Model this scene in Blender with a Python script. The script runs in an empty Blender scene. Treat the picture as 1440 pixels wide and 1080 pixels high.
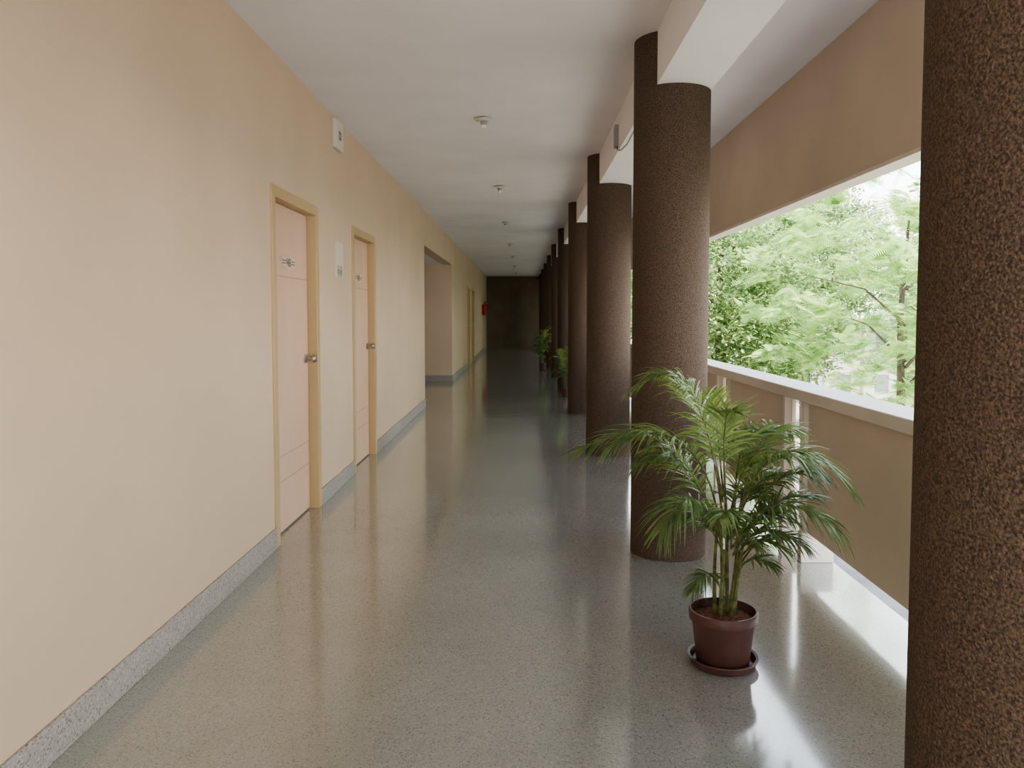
import bpy, math, random
from mathutils import Vector, Matrix
R = math.radians
col = bpy.context.scene.collection
random.seed(7)

# ---------------------------------------------------------------- helpers
class MB:
    def __init__(s): s.v=[]; s.f=[]
    def box(s,x0,x1,y0,y1,z0,z1):
        b=len(s.v)
        s.v += [(x0,y0,z0),(x1,y0,z0),(x1,y1,z0),(x0,y1,z0),(x0,y0,z1),(x1,y0,z1),(x1,y1,z1),(x0,y1,z1)]
        s.f += [tuple(b+i for i in q) for q in ((0,3,2,1),(4,5,6,7),(0,1,5,4),(1,2,6,5),(2,3,7,6),(3,0,4,7))]
        return s
    def lathe(s,prof,c=(0,0,0),n=32,cap0=True,cap1=True):
        b=len(s.v); m=len(prof)
        for r,z in prof:
            for i in range(n):
                a=2*math.pi*i/n
                s.v.append((c[0]+r*math.cos(a),c[1]+r*math.sin(a),c[2]+z))
        for k in range(m-1):
            for i in range(n):
                j=(i+1)%n
                s.f.append((b+k*n+i,b+k*n+j,b+(k+1)*n+j,b+(k+1)*n+i))
        if cap0: s.f.append(tuple(b+i for i in reversed(range(n))))
        if cap1: s.f.append(tuple(b+(m-1)*n+i for i in range(n)))
        return s
    def tube(s,pts,rad,n=8):
        pts=[Vector(p) for p in pts]; b=len(s.v)
        if not hasattr(rad,'__len__'): rad=[rad]*len(pts)
        for k,p in enumerate(pts):
            t=(pts[min(k+1,len(pts)-1)]-pts[max(k-1,0)]).normalized()
            up=Vector((0,0,1)) if abs(t.z)<.9 else Vector((1,0,0))
            a=t.cross(up).normalized(); c=t.cross(a)
            for i in range(n):
                q=2*math.pi*i/n
                s.v.append(tuple(p+(a*math.cos(q)+c*math.sin(q))*rad[k]))
        for k in range(len(pts)-1):
            for i in range(n):
                j=(i+1)%n
                s.f.append((b+k*n+i,b+k*n+j,b+(k+1)*n+j,b+(k+1)*n+i))
        s.f.append(tuple(b+i for i in reversed(range(n))))
        s.f.append(tuple(b+(len(pts)-1)*n+i for i in range(n)))
        return s
    def disc_x(s,y,z,x,r,n=16,rz=None):
        rz=rz or r; b=len(s.v)
        for i in range(n):
            a=2*math.pi*i/n; s.v.append((x,y+r*math.cos(a),z+rz*math.sin(a)))
        s.f.append(tuple(b+i for i in range(n))); return s
    def strip(s,pts,w,side):
        b=len(s.v)
        for p,ww in zip(pts,w):
            s.v.append(tuple(p-side*ww)); s.v.append(tuple(p+side*ww))
        for k in range(len(pts)-1):
            s.f.append((b+2*k,b+2*k+1,b+2*k+3,b+2*k+2))
    def quad(s,a,b_,c,d):
        b=len(s.v); s.v+=[tuple(a),tuple(b_),tuple(c),tuple(d)]; s.f.append((b,b+1,b+2,b+3))
    def build(s,name,mat,parent=None,smooth=False,bevel=0,loc=None):
        me=bpy.data.meshes.new(name); me.from_pydata(s.v,[],s.f); me.update()
        if smooth:
            me.polygons.foreach_set('use_smooth',[True]*len(me.polygons))
            try: me.set_sharp_from_angle(angle=R(40))
            except Exception: pass
        me.materials.append(mat)
        o=bpy.data.objects.new(name,me); col.objects.link(o)
        if parent: o.parent=parent
        if loc: o.location=loc
        if bevel:
            m=o.modifiers.new('bevel','BEVEL'); m.width=bevel; m.segments=2; m.limit_method='ANGLE'
        return o
def tag(o,label=None,cat=None,group=None,kind=None):
    if label: o['label']=label
    if cat: o['category']=cat
    if group: o['group']=group
    if kind: o['kind']=kind
    return o
def empty(name,loc=(0,0,0),rz=0):
    o=bpy.data.objects.new(name,None); o.empty_display_size=.1
    col.objects.link(o); o.location=loc; o.rotation_euler=(0,0,rz); return o
def dup(o,parent=None):
    c=o.copy(); col.objects.link(c); c.parent=parent
    for ch in list(o.children): dup(ch,c)
    return c

# ---------------------------------------------------------------- materials
def mat(name,c=(.5,.5,.5),rough=.6,metal=0,spec=.5):
    m=bpy.data.materials.new(name); m.use_nodes=True
    nt=m.node_tree; b=nt.nodes['Principled BSDF']
    b.inputs['Base Color'].default_value=(*c,1); b.inputs['Roughness'].default_value=rough
    b.inputs['Metallic'].default_value=metal; b.inputs['Specular IOR Level'].default_value=spec
    return m
def N(m,t): return m.node_tree.nodes.new(t)
def L(m,a,b): m.node_tree.links.new(a,b)
def noisy(name,c1,c2,scale,rough=.7,bump=0,bscale=None,detail=4,spec=.3,stretch=None,lo=.35,hi=.65):
    m=mat(name,c1,rough,0,spec); b=m.node_tree.nodes['Principled BSDF']
    tc=N(m,'ShaderNodeTexCoord'); n=N(m,'ShaderNodeTexNoise'); r=N(m,'ShaderNodeValToRGB')
    n.inputs['Scale'].default_value=scale; n.inputs['Detail'].default_value=detail
    src=tc.outputs['Object']
    if stretch:
        mp=N(m,'ShaderNodeMapping'); mp.inputs['Scale'].default_value=stretch; L(m,src,mp.inputs['Vector']); src=mp.outputs['Vector']
    L(m,src,n.inputs['Vector']); L(m,n.outputs['Fac'],r.inputs['Fac'])
    r.color_ramp.elements[0].position=lo; r.color_ramp.elements[0].color=(*c1,1)
    r.color_ramp.elements[1].position=hi; r.color_ramp.elements[1].color=(*c2,1)
    L(m,r.outputs['Color'],b.inputs['Base Color'])
    if bump:
        n2=N(m,'ShaderNodeTexNoise'); n2.inputs['Scale'].default_value=bscale or scale; n2.inputs['Detail'].default_value=3
        bp=N(m,'ShaderNodeBump'); bp.inputs['Strength'].default_value=bump; bp.inputs['Distance'].default_value=.01
        L(m,src,n2.inputs['Vector']); L(m,n2.outputs['Fac'],bp.inputs['Height']); L(m,bp.outputs['Normal'],b.inputs['Normal'])
    return m

def terrazzo(name,base,rough,polished=True,scale=205,con=.95):
    m=mat(name,base,rough,0,.8 if polished else .5); b=m.node_tree.nodes['Principled BSDF']
    tc=N(m,'ShaderNodeTexCoord')
    v=N(m,'ShaderNodeTexVoronoi'); v.inputs['Scale'].default_value=scale; L(m,tc.outputs['Object'],v.inputs['Vector'])
    sp=N(m,'ShaderNodeSeparateColor'); L(m,v.outputs['Color'],sp.inputs['Color'])
    r=N(m,'ShaderNodeValToRGB'); e=r.color_ramp.elements
    k=lambda t:tuple(x*(1+(t-1)*con) for x in base)+(1,)
    e[0].position=0; e[0].color=k(.5)
    e[1].position=.1; e[1].color=k(.82)
    for p,t in ((.2,.96),(.75,1.03),(.9,1.15),(1,1.3)):
        q=e.new(p); q.color=k(t)
    L(m,sp.outputs['Red'],r.inputs['Fac'])
    n=N(m,'ShaderNodeTexNoise'); n.inputs['Scale'].default_value=.9; n.inputs['Detail'].default_value=5; L(m,tc.outputs['Object'],n.inputs['Vector'])
    mr=N(m,'ShaderNodeMapRange'); mr.inputs['From Min'].default_value=.3; mr.inputs['From Max'].default_value=.7
    mr.inputs['To Min'].default_value=.86; mr.inputs['To Max'].default_value=1.08; L(m,n.outputs['Fac'],mr.inputs['Value'])
    mx=N(m,'ShaderNodeMix'); mx.data_type='RGBA'; mx.blend_type='MULTIPLY'; mx.inputs['Factor'].default_value=1
    L(m,r.outputs['Color'],mx.inputs[6]); L(m,mr.outputs['Result'],mx.inputs[7])
    L(m,mx.outputs[2],b.inputs['Base Color'])
    if polished:
        b.inputs['Coat Weight'].default_value=.75; b.inputs['Coat Roughness'].default_value=.09; b.inputs['Coat IOR'].default_value=1.6
        n3=N(m,'ShaderNodeTexNoise'); n3.inputs['Scale'].default_value=2.2; n3.inputs['Detail'].default_value=3; L(m,tc.outputs['Object'],n3.inputs['Vector'])
        mr3=N(m,'ShaderNodeMapRange'); mr3.inputs['To Min'].default_value=rough*.7; mr3.inputs['To Max'].default_value=rough*1.35
        L(m,n3.outputs['Fac'],mr3.inputs['Value']); L(m,mr3.outputs['Result'],b.inputs['Roughness'])
        n4=N(m,'ShaderNodeTexNoise'); n4.inputs['Scale'].default_value=3; L(m,tc.outputs['Object'],n4.inputs['Vector'])
        bp=N(m,'ShaderNodeBump'); bp.inputs['Strength'].default_value=.05; bp.inputs['Distance'].default_value=.02
        L(m,n4.outputs['Fac'],bp.inputs['Height']); L(m,bp.outputs['Normal'],b.inputs['Normal']); L(m,bp.outputs['Normal'],b.inputs['Coat Normal'])
    return m
def leafmat(name,c1,c2,scale,trans=.4,rough=.45,tcol=None,lo=.35,hi=.65):
    m=noisy(name,c1,c2,scale,rough,spec=.4,lo=lo,hi=hi)
    nt=m.node_tree; b=nt.nodes['Principled BSDF']; out=nt.nodes['Material Output']
    t=N(m,'ShaderNodeBsdfTranslucent'); mx=N(m,'ShaderNodeMixShader'); mx.inputs[0].default_value=trans
    t.inputs['Color'].default_value=(*(tcol or c2),1)
    L(m,b.outputs[0],mx.inputs[1]); L(m,t.outputs[0],mx.inputs[2]); L(m,mx.outputs[0],out.inputs['Surface'])
    return m

M={}
M['wall']=noisy('wall_paint',(.56,.43,.308),(.605,.465,.338),1.3,.6,bump=.05,bscale=60)
M['wallr']=noisy('fascia_paint',(.54,.445,.355),(.59,.485,.39),1.5,.7)
M['dark']=noisy('end_wall_brown',(.14,.105,.07),(.165,.125,.085),2,.7)  # darker brown than the other walls
M['ceil']=noisy('ceiling_paint',(.735,.70,.705),(.795,.76,.765),1.2,.55)
M['beam']=noisy('beam_paint',(.75,.72,.72),(.81,.78,.78),1.2,.6)
M['floor']=terrazzo('terrazzo_floor',(.282,.275,.238),.13)
M['skirt']=terrazzo('terrazzo_skirting',(.335,.31,.275),.45,polished=False,scale=140,con=1.3)
M['col']=noisy('brown_roughcast',(.046,.029,.019),(.175,.122,.085),210,.75,bump=.6,bscale=240,detail=2,lo=.34,hi=.78)
M['panel']=noisy('parapet_paint',(.57,.50,.405),(.62,.545,.44),2,.7)
M['cap']=noisy('coping_paint',(.64,.58,.50),(.70,.64,.56),3,.55)
M['gutter']=noisy('shaded_gutter_concrete',(.055,.06,.068),(.085,.09,.10),6,.8)  # shade put into the colour, so the sunlit ledge stays dark
M['leaf_door']=noisy('peach_door',(.60,.41,.295),(.65,.45,.325),3,.4,stretch=(1,1,.3))
M['groove']=mat('peach_groove',(.50,.33,.23),.5)
M['frame']=noisy('ochre_frame',(.46,.335,.18),(.52,.38,.21),3,.4,stretch=(1,1,.2))
M['steel']=mat('brushed_steel',(.45,.42,.38),.3,1)
M['white']=mat('white_plastic',(.62,.58,.50),.4)
M['grey']=mat('grey_plastic',(.30,.29,.28),.5)
M['black']=mat('black_mark',(.11,.09,.075),.5)
M['red']=mat('red_enamel',(.5,.03,.02),.3)
M['plaque']=mat('plaque_metal',(.70,.56,.44),.35,.2)
M['glass']=mat('milky_glass',(.7,.68,.63),.2)
M['pot']=noisy('plum_plastic_pot',(.085,.040,.034),(.11,.052,.043),8,.4)
M['soil']=noisy('dry_soil',(.10,.045,.025),(.22,.10,.06),60,.95,bump=.8,bscale=90)
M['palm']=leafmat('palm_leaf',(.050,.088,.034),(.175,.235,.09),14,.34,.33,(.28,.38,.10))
M['palm_backlit']=leafmat('palm_leaf_backlit',(.13,.19,.05),(.26,.33,.09),14,.42,.38,(.42,.52,.13))  # same leaf with the backlit glow put into its colour
M['stem']=noisy('palm_stem',(.06,.075,.03),(.19,.19,.06),12,.5,stretch=(1,1,4))
M['feather']=leafmat('feathery_leaf',(.07,.17,.04),(.45,.58,.24),5.0,.40,.6,(.52,.72,.26),lo=.38,hi=.60)
M['dense']=leafmat('dense_leaf',(.02,.05,.015),(.33,.43,.17),3.0,.33,.6,(.34,.50,.17),lo=.40,hi=.60)
M['bark']=noisy('bark',(.05,.04,.03),(.13,.10,.075),9,.9,bump=.5,bscale=20,stretch=(1,1,.3))
M['ground']=noisy('courtyard_ground',(.30,.275,.24),(.24,.25,.18),.4,.95)
M['bwall']=noisy('pale_render',(.62,.58,.55),(.7,.66,.62),.5,.8)
M['bwin']=mat('grey_window',(.25,.26,.26),.3)
M['roof']=mat('grey_roof',(.3,.3,.29),.8)

# ---------------------------------------------------------------- setting
XL,XR=-1.48,1.77
H=2.96; YE=32.1; Y0=-4.0; OH=2.44; DH=2.17
S=lambda o,l,c: tag(o,l,c,kind='structure')
S(MB().box(-5.2,1.757,Y0,YE+.2,-.25,0).build('floor',M['floor']),'polished speckled grey beige terrazzo corridor floor','floor')
S(MB().box(1.757,2.2,Y0,YE+.2,-.25,-.05).build('trim_2',M['gutter']),'narrow gutter ledge outside the parapet foot, coloured dark as if shaded','ledge')
S(MB().box(-5.2,1.87,Y0,YE+.2,H,H+.15).build('ceiling',M['ceil']),'white painted corridor ceiling','ceiling')
S(MB().box(-5.2,XL-.2,11.6,16.6,OH,OH+.15).build('ceiling_lobby',M['ceil']),'low white ceiling inside the side lobby','ceiling')
doors=[(4.60,5.65),(6.78,7.83),(20.9,21.95),(22.65,23.7)]
w=MB(); y=Y0
for a,b in doors[:2]:
    w.box(XL-.2,XL,y,a,0,H); w.box(XL-.2,XL,a,b,DH,H); y=b
w.box(XL-.2,XL,y,11.8,0,H); w.box(XL-.2,XL,11.8,16.4,OH,H); y=16.4
for a,b in doors[2:]:
    w.box(XL-.2,XL,y,a,0,H); w.box(XL-.2,XL,a,b,DH,H); y=b
w.box(XL-.2,XL,y,YE,0,H)
S(w.build('wall_left',M['wall']),'long cream beige painted corridor wall with doors','wall')
S(MB().box(-5.2,XL-.2,16.4,16.6,0,OH).build('wall_lobby_far',M['wall']),'cream return wall on the far side of the side opening','wall')
S(MB().box(-5.2,XL-.2,11.6,11.8,0,OH).build('wall_lobby_near',M['wall']),'cream lobby wall nearest the camera','wall')
S(MB().box(-5.4,-5.2,11.6,16.6,0,OH).build('wall_lobby_back',M['wall']),'cream wall at the back of the side lobby','wall')
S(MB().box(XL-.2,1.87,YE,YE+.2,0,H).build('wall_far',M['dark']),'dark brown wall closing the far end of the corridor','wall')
S(MB().box(XR,1.87,Y0,YE,2.145,H).build('wall_right',M['wallr']),'beige fascia wall hanging above the right opening','wall')
S(MB().box(XR-.004,1.88,Y0,YE,2.125,2.145).build('trim_1',M['cap']),'thin white strip under the right fascia, added as its sunlit underside','trim')  # pale strip added to give the fascia a sunlit underside
S(MB().box(.743,1.065,Y0,YE,2.67,H).build('ceiling_beam',M['beam']),'white longitudinal beam running over the round columns','beam')
bb=MB(); BH=.125
for a,b in ((Y0,4.60),(5.65,6.78),(7.83,11.8),(16.4,20.9),(21.95,22.65),(23.7,YE)):
    bb.box(XL,XL+.014,a,b,0,BH)
S(bb.build('baseboard_left',M['skirt'],bevel=.003),'grey terrazzo skirting along the left wall','skirting')
S(MB().box(-5.2,XL-.0,16.386,16.4,0,BH).build('baseboard_lobby',M['skirt']),'grey terrazzo skirting across the side opening wall','skirting')

# ---------------------------------------------------------------- doors
def door(idx,y0,y1,label,plaque=True):
    W=y1-y0
    r=empty('door_%d'%idx,(XL,y0,0)); tag(r,label,'door',kind='structure')
    f=MB(); t=.07
    f.box(-.12,.012,0,t,0,DH); f.box(-.12,.012,W-t,W,0,DH); f.box(-.12,.012,t,W-t,DH-t,DH)
    f.build('door_frame',M['frame'],r,bevel=.004)
    lf=MB().box(-.095,-.06,t+.002,W-t-.002,.01,DH-t-.002).build('door_leaf',M['groove'],r)
    p=MB()
    for z0,z1 in ((.012,.33),(.338,.49),(.498,1.64),(1.648,DH-t-.004)):
        p.box(-.06,-.057,t+.004,W-t-.004,z0,z1)
    p.build('raised_panel',M['leaf_door'],lf,bevel=.002)
    hd=MB().lathe([(.032,0),(.032,.008),(.014,.012),(.014,.04),(.026,.048),(.030,.062),(.024,.074),(.006,.078)],n=24)
    hd.v=[(z-.056,yy+W-t-.075,x+1.09) for x,yy,z in hd.v]
    hd.build('door_handle',M['steel'],lf,smooth=True)
    if plaque:
        c=W/2; z=1.74
        q=MB().disc_x(c,z,-.0525,.11,28,.05)
        q.box(-.056,-.053,c-.15,c+.15,z-.034,z+.034)
        pl=q.build('door_plaque',M['plaque'],lf)
        g=MB(); X0,X1=-.0522,-.0512
        for s in (-1,1):
            for dz in (-.012,.006): g.box(X0,X1,c+s*.10-.04,c+s*.10+.04,z+dz,z+dz+.006)
        g.box(X0,X1,c-.046,c-.036,z-.004,z+.026); g.box(X0,X1,c-.046,c-.004,z-.008,z+.001); g.box(X0,X1,c-.018,c-.007,z-.026,z+.026)
        g.box(X0,X1,c+.008,c+.042,z+.018,z+.026); g.box(X0,X1,c+.008,c+.042,z-.026,z-.018); g.box(X0,X1,c+.008,c+.017,z-.026,z+.026); g.box(X0,X1,c+.034,c+.043,z-.023,z+.023); g.box(X0,X1,c+.008,c+.042,z-.004,z+.004)
        g.build('plaque_mark',M['black'],pl)
door(1,*doors[0],'nearest peach door in ochre frame, largest in view, with small number plaque')
door(2,*doors[1],'second peach door, just past the white wall notice')
door(3,*doors[2],'small distant door, first one beyond the side opening')
door(4,*doors[3],'farthest door on the left wall, nearest the red extinguisher')

r=empty('wall_notice',(XL,6.19,1.70)); tag(r,'white notice sheet with small dark figures, between the two near doors','notice')
MB().box(0,.008,0,.24,0,.28).build('notice_board',M['white'],r)
g=MB()
for c in (.06,.12,.18):
    g.disc_x(c,.080,.0088,.013,12); g.box(.008,.0092,c-.015,c+.015,.02,.064)
g.box(.008,.0092,.04,.20,.008,.013)
g.build('pictogram',M['black'],r)
r=empty('wall_switch_box',(XL,6.13,2.70)); tag(r,'white square box high on the left wall just under the ceiling','electrical box')
MB().box(0,.03,0,.26,0,.225).build('box_body',M['white'],r,bevel=.006)
g=MB()
g.box(.03,.033,.10,.17,.13,.145); g.box(.03,.033,.10,.115,.09,.145); g.box(.03,.033,.155,.17,.09,.145); g.box(.03,.033,.10,.17,.08,.095); g.box(.03,.033,.128,.142,.08,.145)
g.build('front_mark',M['grey'],r)
r=empty('beam_junction_box',(.743,6.15,2.70)); tag(r,'small grey box fixed to the side of the white beam','electrical box')
MB().box(-.03,0,0,.09,.0,.17).build('box_body',M['grey'],r,bevel=.004)
pts=[(.735,6.19,2.70),(.728,6.1,2.665),(.73,5.9,2.62),(.735,5.6,2.60),(.74,5.3,2.62),(.76,5.05,2.66)]
MB().tube(pts,.006,6).build('wire',M['grey'],r).location=(-.743,-6.15,-2.70)

r=empty('fire_extinguisher',(XL+.1,28.4,1.38)); tag(r,'small red fire extinguisher hung on the far left wall','fire extinguisher')
MB().lathe([(.07,0),(.08,.015),(.08,.36),(.065,.40),(.03,.43)],n=20).build('cylinder_body',M['red'],r,smooth=True)
v=MB().lathe([(.02,.43),(.02,.46)],n=12); v.box(-.012,.09,-.012,.012,.46,.475); v.box(-.012,.07,-.012,.012,.48,.495); v.build('valve',M['black'],r)
MB().tube([(.02,0,.45),(.07,-.04,.42),(.08,-.06,.28),(.075,-.06,.14)],.01,8).build('hose',M['black'],r,smooth=True)
MB().box(-.1,-.08,-.04,.04,.05,.38).build('bracket',M['grey'],r)

# ---------------------------------------------------------------- columns
cy=[1.235,4.59,7.86,11.1,14.4,17.6,20.85,24.1,27.35,30.6]
ords=['nearest dark brown round column, cut off by the right edge','second round brown column, standing right behind the large potted palm',
 'third round column from the camera','fourth round column from the camera','fifth round column, just behind the small middle palm',
 'sixth round column from the camera','seventh round column from the camera','eighth round column from the camera',
 'ninth round column, next to last before the end wall','tenth round column, closest to the dark end wall']
proto=MB().lathe([(.218,0),(.218,H)],n=64).build('round_column',M['col'],smooth=True)
for i,yy in enumerate(cy):
    o=proto if i==0 else dup(proto)
    o.location=(.86,yy,0); tag(o,ords[i],'column','dark roughcast columns along the open side')

# ---------------------------------------------------------------- parapet
r=empty('parapet_railing',(0,0,0)); tag(r,'beige parapet of raised panels on posts under a cream coping, right side','parapet')
MB().box(1.57,1.79,Y0,YE,.91,.975).build('coping',M['cap'],r,bevel=.006)
gaps=[-2.4,.6,2.45]; yy=4.42
while yy<YE-.4: gaps.append(yy); yy+=1.635
PZ=.175
for i,yy in enumerate(gaps):
    e=yy+.28
    for a in (yy-.05,e):
        MB().box(1.577,1.625,a+.005,a+.045,PZ,.91).build('post',M['cap'],r,bevel=.003)
        MB().box(1.57,1.755,a,a+.06,0,PZ).build('pedestal',M['cap'],r,bevel=.004)
    MB().box(1.67,1.71,yy+.06,e,PZ,.91).build('recessed_panel',M['panel'],r)
    b=gaps[i+1] if i+1<len(gaps) else YE+.05
    MB().box(1.60,1.66,e+.05,b-.05,PZ,.91).build('parapet_panel',M['panel'],r)

# ---------------------------------------------------------------- ceiling lamps
lab=['nearest small lamp holder on the ceiling, largest in view','second ceiling lamp holder from the camera','third ceiling lamp holder from the camera',
 'fourth ceiling lamp holder from the camera','fifth ceiling lamp holder from the camera','sixth ceiling lamp holder, next to last before the end wall','farthest ceiling lamp holder, near the dark end wall']
lp=empty('ceiling_lamp')
MB().lathe([(.045,0),(.070,-.010),(.070,-.017),(.03,-.026)],n=28).build('ceiling_rose',M['white'],lp,smooth=True)
MB().lathe([(.03,-.026),(.026,-.046),(.022,-.056)],n=20).build('lamp_holder',M['grey'],lp,smooth=True)
MB().lathe([(.02,-.054),(.023,-.062),(.023,-.074),(.016,-.084),(.004,-.088)],n=20).build('bulb',M['glass'],lp,smooth=True)
for i,(x,yy) in enumerate([(-.31,6.3),(-.28,9.6),(-.29,13.3),(-.28,17.3),(-.27,21.0),(-.26,25),(-.25,29)]):
    o=lp if i==0 else dup(lp)
    o.location=(x,yy,H); tag(o,lab[i],'ceiling light','lamp holders along the ceiling')

# ---------------------------------------------------------------- palms
PX=.805; PY=3.09
def P(px,py,dy): return Vector(((px-1020)*.00281, dy, 1.4-(py-442)*.00281))
def frond(mb,rb,p0,p1,p2,n,Lf,droop=.35,up=.18,t0=.28,wd=.0045):
    n=int(n*1.08); droop*=.9
    def B(t): return p0*(1-t)**2+p1*2*t*(1-t)+p2*t*t
    rb.tube([B(i/12) for i in range(13)],[.0048*(1-i/12*.8) for i in range(13)],6)
    for i in range(n):
        q=i/(n-1); t=t0+(1-t0)*q
        p=B(t); T=(B(min(t+.02,1.0))-B(t-.02)).normalized()
        Sd=T.cross(Vector((0,0,1)))
        if Sd.length<.1: Sd=Vector((1,0,0))
        Sd.normalize(); Nn=Sd.cross(T).normalized()
        if Nn.z<0: Nn=-Nn
        ln=Lf*(.55+.45*math.sin(math.pi*min(1,q*.85+.15)))*(1-.35*q)
        ang=R(35+32*q)
        for s in (-1,1):
            a=ang+random.uniform(-.15,.15)
            d=(Sd*s*math.cos(a)+T*math.sin(a)+Nn*(up+random.uniform(-.15,.2))).normalized()
            l=ln*random.uniform(.8,1.12); g=droop*random.uniform(.6,1.4)
            pts=[]
            for u in (0,.2,.4,.6,.8,1):
                pts.append(p+d*l*u*(1-.15*u*g)+Vector((0,0,-l*g*u*u)))
            side=d.cross(Nn).normalized()
            side=(side+Nn*random.uniform(-.5,.5)).normalized()
            mb.strip(pts,[wd*.5,wd,wd,wd*.85,wd*.5,.0005],side)
pr=empty('potted_palm',(PX,PY,0))
MB().lathe([(.105,0),(.128,.006),(.136,.03),(.140,.032),(.139,.036),(.128,.034),(.118,.012),(.1,.010)],n=48).build('saucer',M['pot'],pr,smooth=True)
MB().lathe([(.098,.012),(.104,.02),(.122,.17),(.124,.182),(.134,.184),(.136,.215),(.132,.222),(.126,.222),(.122,.19),(.12,.186)],n=48,cap1=False).build('pot',M['pot'],pr,smooth=True)
so=MB(); so.lathe([(.121,.19),(.09,.197),(.05,.203),(.01,.206)],n=24); so.build('soil',M['soil'],pr,smooth=True)
canes=[((0,0),(1012,735),-.03),((.02,.02),(1024,705),.03),((-.03,.01),(1010,740),.0),((.035,-.02),(1036,740),-.02),((.0,.035),(1030,760),.05),((-.02,-.03),(1016,770),-.05),((.02,-.03),(1040,770),-.05),((.03,.03),(1044,780),.06)]
for (bx,by),(tx,ty),dy in canes:
    t=P(tx,ty,dy); b=Vector((bx,by,.195)); m=(b+t)/2+Vector((bx*.4,by*.4,0))
    pts=[b*(1-u)**2+m*2*u*(1-u)+t*u*u for u in [i/8 for i in range(9)]]
    MB().tube(pts,[.010,.009,.008,.0075,.007,.0065,.006,.006,.0055],8).build('cane',M['stem'],pr,smooth=True)
FR=[ # start, ctrl, end (px), depth of each, pairs, leaflet length, droop, backlit tint
 ((1018,735),(990,470),(905,545),0,.05,.10,42,.29,.55,0),
 ((1012,740),(975,545),(812,618),-.02,-.10,-.22,44,.27,.5,0),
 ((1012,742),(945,570),(868,640),0,.12,.2,34,.26,.7,0),
 ((1024,705),(1022,600),(1030,565),.06,.18,.3,26,.22,.3,1),
 ((1020,710),(1012,560),(965,545),.03,.22,.34,34,.28,.4,1),
 ((1014,765),(965,640),(912,720),-.04,-.16,-.28,34,.24,.6,0),
 ((1036,740),(1070,560),(1172,670),-.02,-.06,-.14,40,.27,.5,0),
 ((1036,742),(1085,570),(1150,625),0,.16,.3,34,.24,.45,0),
 ((1030,770),(1075,650),(1138,720),-.02,-.18,-.3,34,.22,.6,0),
 ((1018,840),(992,775),(966,815),-.03,-.08,-.14,22,.13,.5,0),
 ((1034,725),(1045,600),(1095,620),.0,.12,.22,30,.24,.4,0),
 ((1030,765),(1055,660),(1105,735),.04,.2,.3,28,.22,.5,0),
 ((1016,755),(985,650),(935,655),.0,.2,.35,30,.24,.5,1),
 ((1026,770),(1010,680),(985,700),-.04,-.2,-.32,28,.2,.6,0),
 ((1038,790),(1052,720),(1072,735),.0,-.1,-.18,24,.18,.4,0),
 ((1040,775),(1085,690),(1150,700),.02,.02,.03,34,.22,.5,0),
 ((1042,790),(1075,720),(1115,755),-.03,-.08,-.15,28,.18,.5,0),
 ((1028,740),(1050,640),(1070,650),.03,.05,.05,28,.22,.4,1),
 ((1014,770),(985,700),(950,720),0,.08,.14,26,.2,.5,0),
 ((1034,730),(1060,590),(1110,640),-.03,-.15,-.25,32,.24,.55,0),
 ((1010,745),(960,610),(905,650),-.02,.0,.02,32,.24,.6,0),
 ((1022,720),(1000,560),(1010,570),.0,-.12,-.2,28,.22,.4,0),
 ((1044,790),(1060,760),(1085,790),.04,.1,.16,20,.14,.4,0),
 ((1030,780),(1045,700),(1060,710),-.03,-.14,-.2,26,.2,.5,0),
 ((1026,800),(1030,730),(1040,745),.02,.1,.2,24,.18,.4,1),
 ((1034,760),(1070,660),(1125,680),.02,.1,.16,32,.22,.5,0),
 ((1024,790),(1000,720),(975,750),.03,.1,.16,24,.17,.5,0),
 ((1036,800),(1062,740),(1098,770),.0,-.03,-.05,24,.17,.5,1),
 ((1038,760),(1080,640),(1145,665),-.02,-.04,-.06,34,.23,.55,0),
 ((1040,780),(1090,700),(1130,745),.03,.08,.12,28,.19,.55,0),
 ((1034,810),(1050,765),(1075,785),-.03,-.07,-.12,20,.14,.5,0),
]
for i,(a,c,e,d0,d1,d2,n,lf,dr,li) in enumerate(FR):
    mb=MB(); rb=MB()
    frond(mb,rb,P(*a,d0),P(*c,d1),P(*e,d2),n,lf,dr)
    f=mb.build('frond',M['palm_backlit' if li else 'palm'],pr)
    rb.build('frond_stalk',M['stem'],f,smooth=True)
tag(pr,'large areca palm in plum plastic pot and saucer, in front of the second column','potted plant','potted palms along the columns')
p2=dup(pr); p2.location=(.73,13.3,0); p2.rotation_euler=(0,0,2.2); p2.scale=(.55,.55,.74); tag(p2,'small potted palm by the fifth column, middle distance','potted plant')
p3=dup(pr); p3.location=(.50,19.4,0); p3.rotation_euler=(0,0,3.6); p3.scale=(.6,.6,.95); tag(p3,'farthest potted palm, its leaves showing left of the distant columns','potted plant')

# ---------------------------------------------------------------- outside
GZ=-4.0
S(MB().box(2.2,90,-25,110,GZ-.2,GZ).build('ground',M['ground']),'sunlit courtyard ground outside below the corridor','ground')
def rnd(a,b): return random.uniform(a,b)
def blob(rx,ry,rz):
    while 1:
        v=Vector((rnd(-1,1),rnd(-1,1),rnd(-1,1)))
        if .3<v.length<1: return Vector((v.x*rx,v.y*ry,v.z*rz))
def branches(h,nb,spread,r0):
    t=MB(); t.tube([(0,0,0),(.1,.05,h*.4),(-.05,.1,h*.75),(0,0,h)],[r0,r0*.8,r0*.5,r0*.2],10)
    for i in range(nb):
        a=2*math.pi*i/nb+rnd(-.3,.3); z=h*rnd(.45,.85); s=spread*rnd(.6,1)
        t.tube([(0,0,z),(math.cos(a)*s*.4,math.sin(a)*s*.4,z+h*.10),(math.cos(a)*s,math.sin(a)*s,z+h*rnd(.12,.2))],[r0*.3,r0*.16,r0*.05],6)
    return t
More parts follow.
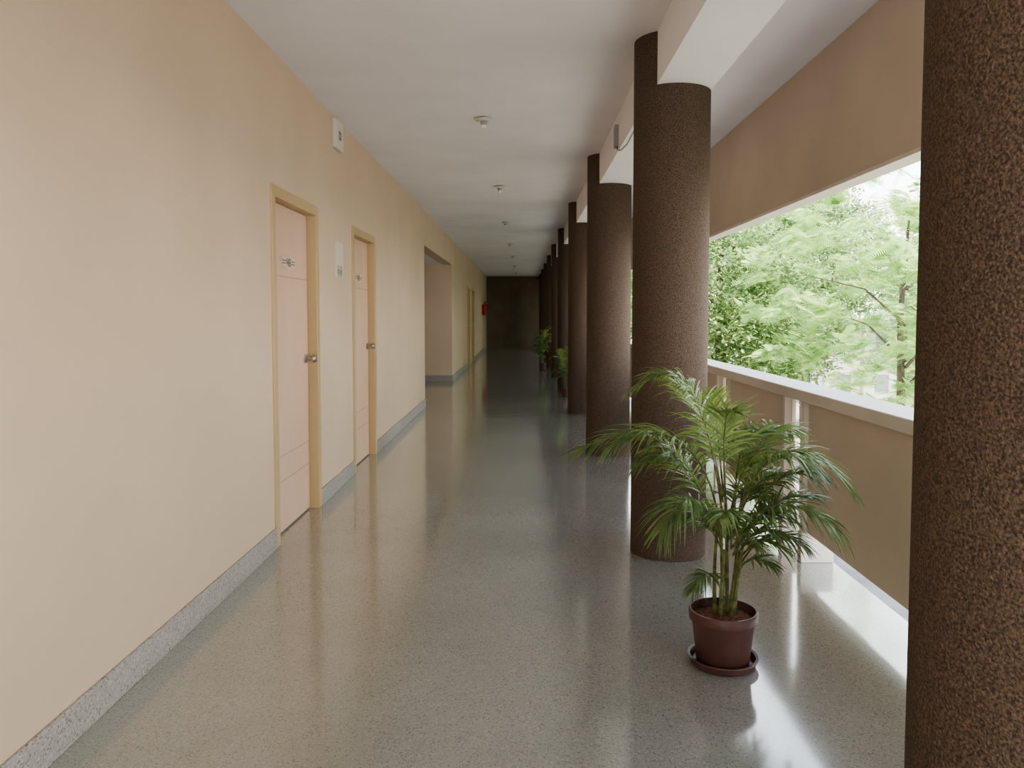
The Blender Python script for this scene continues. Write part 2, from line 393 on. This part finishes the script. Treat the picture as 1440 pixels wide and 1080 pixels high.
def feather_foliage(c,rad,nclump,per):
    m=MB()
    for k in range(nclump):
        b=Vector(c)+blob(*rad); out=Vector((rnd(-1,1),rnd(-1,1),rnd(-.1,.3))).normalized()
        for j in range(per):
            d=(out+Vector((rnd(-.9,.9),rnd(-.9,.9),rnd(-.35,.35)))).normalized()
            s=b+Vector((rnd(-.22,.22),rnd(-.22,.22),rnd(-.12,.12))); Ln=rnd(.25,.45)
            sd=d.cross(Vector((0,0,1)))
            if sd.length<.1: continue
            sd.normalize(); tw=rnd(-.7,.7)
            for i in range(11):
                u=(i+1)/11; p=s+d*Ln*u+Vector((0,0,-.35*Ln*u*u)); l=.09*math.sin(math.pi*(.15+.8*u))
                for q in (-1,1):
                    e=p+sd*q*l+d*l*.4+Vector((0,0,-.05*l+tw*q*l))
                    wv=d*.009
                    m.quad(p-wv,p+wv,e+wv*.7,e-wv*.7)
    return m
def dense_foliage(c,rad,ncl,per,sz):
    m=MB()
    for k in range(ncl):
        b=Vector(c)+blob(*rad)
        for j in range(per):
            p=b+Vector((random.gauss(0,.25),random.gauss(0,.25),random.gauss(0,.15)))
            a=Vector((rnd(-1,1),rnd(-1,1),rnd(-.8,.5))).normalized(); s=a.cross(Vector((rnd(-.8,.8),rnd(-.8,.8),1)))
            if s.length<.1: continue
            s.normalize(); l=sz*rnd(.7,1.3)
            m.quad(p,p+a*l*.5+s*l*.22,p+a*l,p+a*l*.5-s*l*.22)
    return m
def tree(name,foli,trunk,fm):
    r=empty(name)
    trunk.build('trunk',M['bark'],r,smooth=True)
    foli.build('foliage',M[fm],r); return r
ft=tree('feathery_tree',feather_foliage((0,0,6.2),(3.1,3.1,3.0),230,20),branches(7.2,8,2.6,.11),'feather')
dt=tree('leafy_tree',dense_foliage((0,0,6.0),(2.6,2.6,3.4),340,95,.16),branches(8,7,2.3,.22),'dense')
def put(proto,first,loc,rz,s,label,grp):
    o=proto if first else dup(proto)
    o.location=loc; o.rotation_euler=(0,0,rz); o.scale=s if hasattr(s,'__len__') else (s,s,s); tag(o,label,'tree',grp); return o
g='trees beyond the parapet'
put(ft,True,(7.4,15.2,GZ),1.0,1,'bright feathery leaved tree nearest the parapet, right of the opening',g)
put(dt,True,(5.2,20.6,GZ),0,.92,'leafy tree at the left of the opening, close to the second column',g)
put(ft,False,(11.0,20.6,GZ),2.5,(.85,.85,.68),'low feathery tree in front of the pale building, lower right',g)
put(ft,False,(15.8,27.4,GZ),4,1.2,'tall feathery tree rising at the upper right of the opening',g)
put(dt,False,(8.8,27.0,GZ),2,1.1,'dark trunked leafy tree in the middle of the opening',g)
put(dt,False,(4.9,32,GZ),1,.95,'leafy tree glimpsed close beside the second column',g)
put(dt,False,(12.9,35.6,GZ),2,1.25,'tall leafy tree farther back behind the dark trunked one',g)
put(dt,False,(5.2,39.5,GZ),3,1.0,'distant leafy tree at the far left of the opening',g)
put(dt,False,(20.2,38.0,GZ),4,(1.35,1.35,1.1),'leafy tree beside the pale building',g)
put(dt,False,(6.0,50,GZ),5,1.3,'farthest leafy tree, seen between the columns',g)

b=empty('pale_building',(17.5,46,GZ)); tag(b,'pale building block glimpsed through the leaves, lower right','building')
MB().box(0,12,0,8,0,4.9).build('building_wall',M['bwall'],b)
MB().box(-.4,12.4,-.4,8.4,4.9,5.1).build('building_roof',M['roof'],b)
for fl in (.9,3.3):
    for i in range(5):
        MB().box(.95+i*2.2,1.75+i*2.2,-.03,.05,fl,fl+1.0).build('window',M['bwin'],b)
for i in range(6):
    MB().box(.15+i*2.2,.4+i*2.2,-.35,-.03,0,4.9).build('pilaster',M['bwall'],b)

# ---------------------------------------------------------------- light
wd=bpy.data.worlds.new('World'); bpy.context.scene.world=wd; wd.use_nodes=True
nt=wd.node_tree; bg=nt.nodes['Background']
tc=nt.nodes.new('ShaderNodeTexCoord'); sx=nt.nodes.new('ShaderNodeSeparateXYZ'); rp=nt.nodes.new('ShaderNodeValToRGB')
nt.links.new(tc.outputs['Generated'],sx.inputs[0]); nt.links.new(sx.outputs['Z'],rp.inputs['Fac'])
rp.color_ramp.elements[0].position=0; rp.color_ramp.elements[0].color=(1,.98,.97,1)
rp.color_ramp.elements[1].position=.4; rp.color_ramp.elements[1].color=(.88,.95,1,1)
q=rp.color_ramp.elements.new(.75); q.color=(.42,.55,.78,1)
nt.links.new(rp.outputs['Color'],bg.inputs['Color']); bg.inputs['Strength'].default_value=6.6
sl=bpy.data.lights.new('sun','SUN'); sl.energy=18; sl.angle=R(1); sl.color=(1,.94,.85)
so=bpy.data.objects.new('sun',sl); col.objects.link(so); so.location=(10,0,20)
so.rotation_euler=Vector((.055,-.28,1)).to_track_quat('Z','Y').to_euler()

cam=bpy.data.cameras.new('camera'); co=bpy.data.objects.new('camera',cam); col.objects.link(co)
cam.sensor_width=36; cam.lens=27.5; cam.clip_end=300; cam.shift_y=-40/1440
co.location=(0,0,1.4); co.rotation_euler=(R(90-3.0),0,R(.78))
bpy.context.scene.camera=co
vs=bpy.context.scene.view_settings
try:
    vs.look='AgX - Medium High Contrast'; vs.exposure=-.1
except Exception: pass
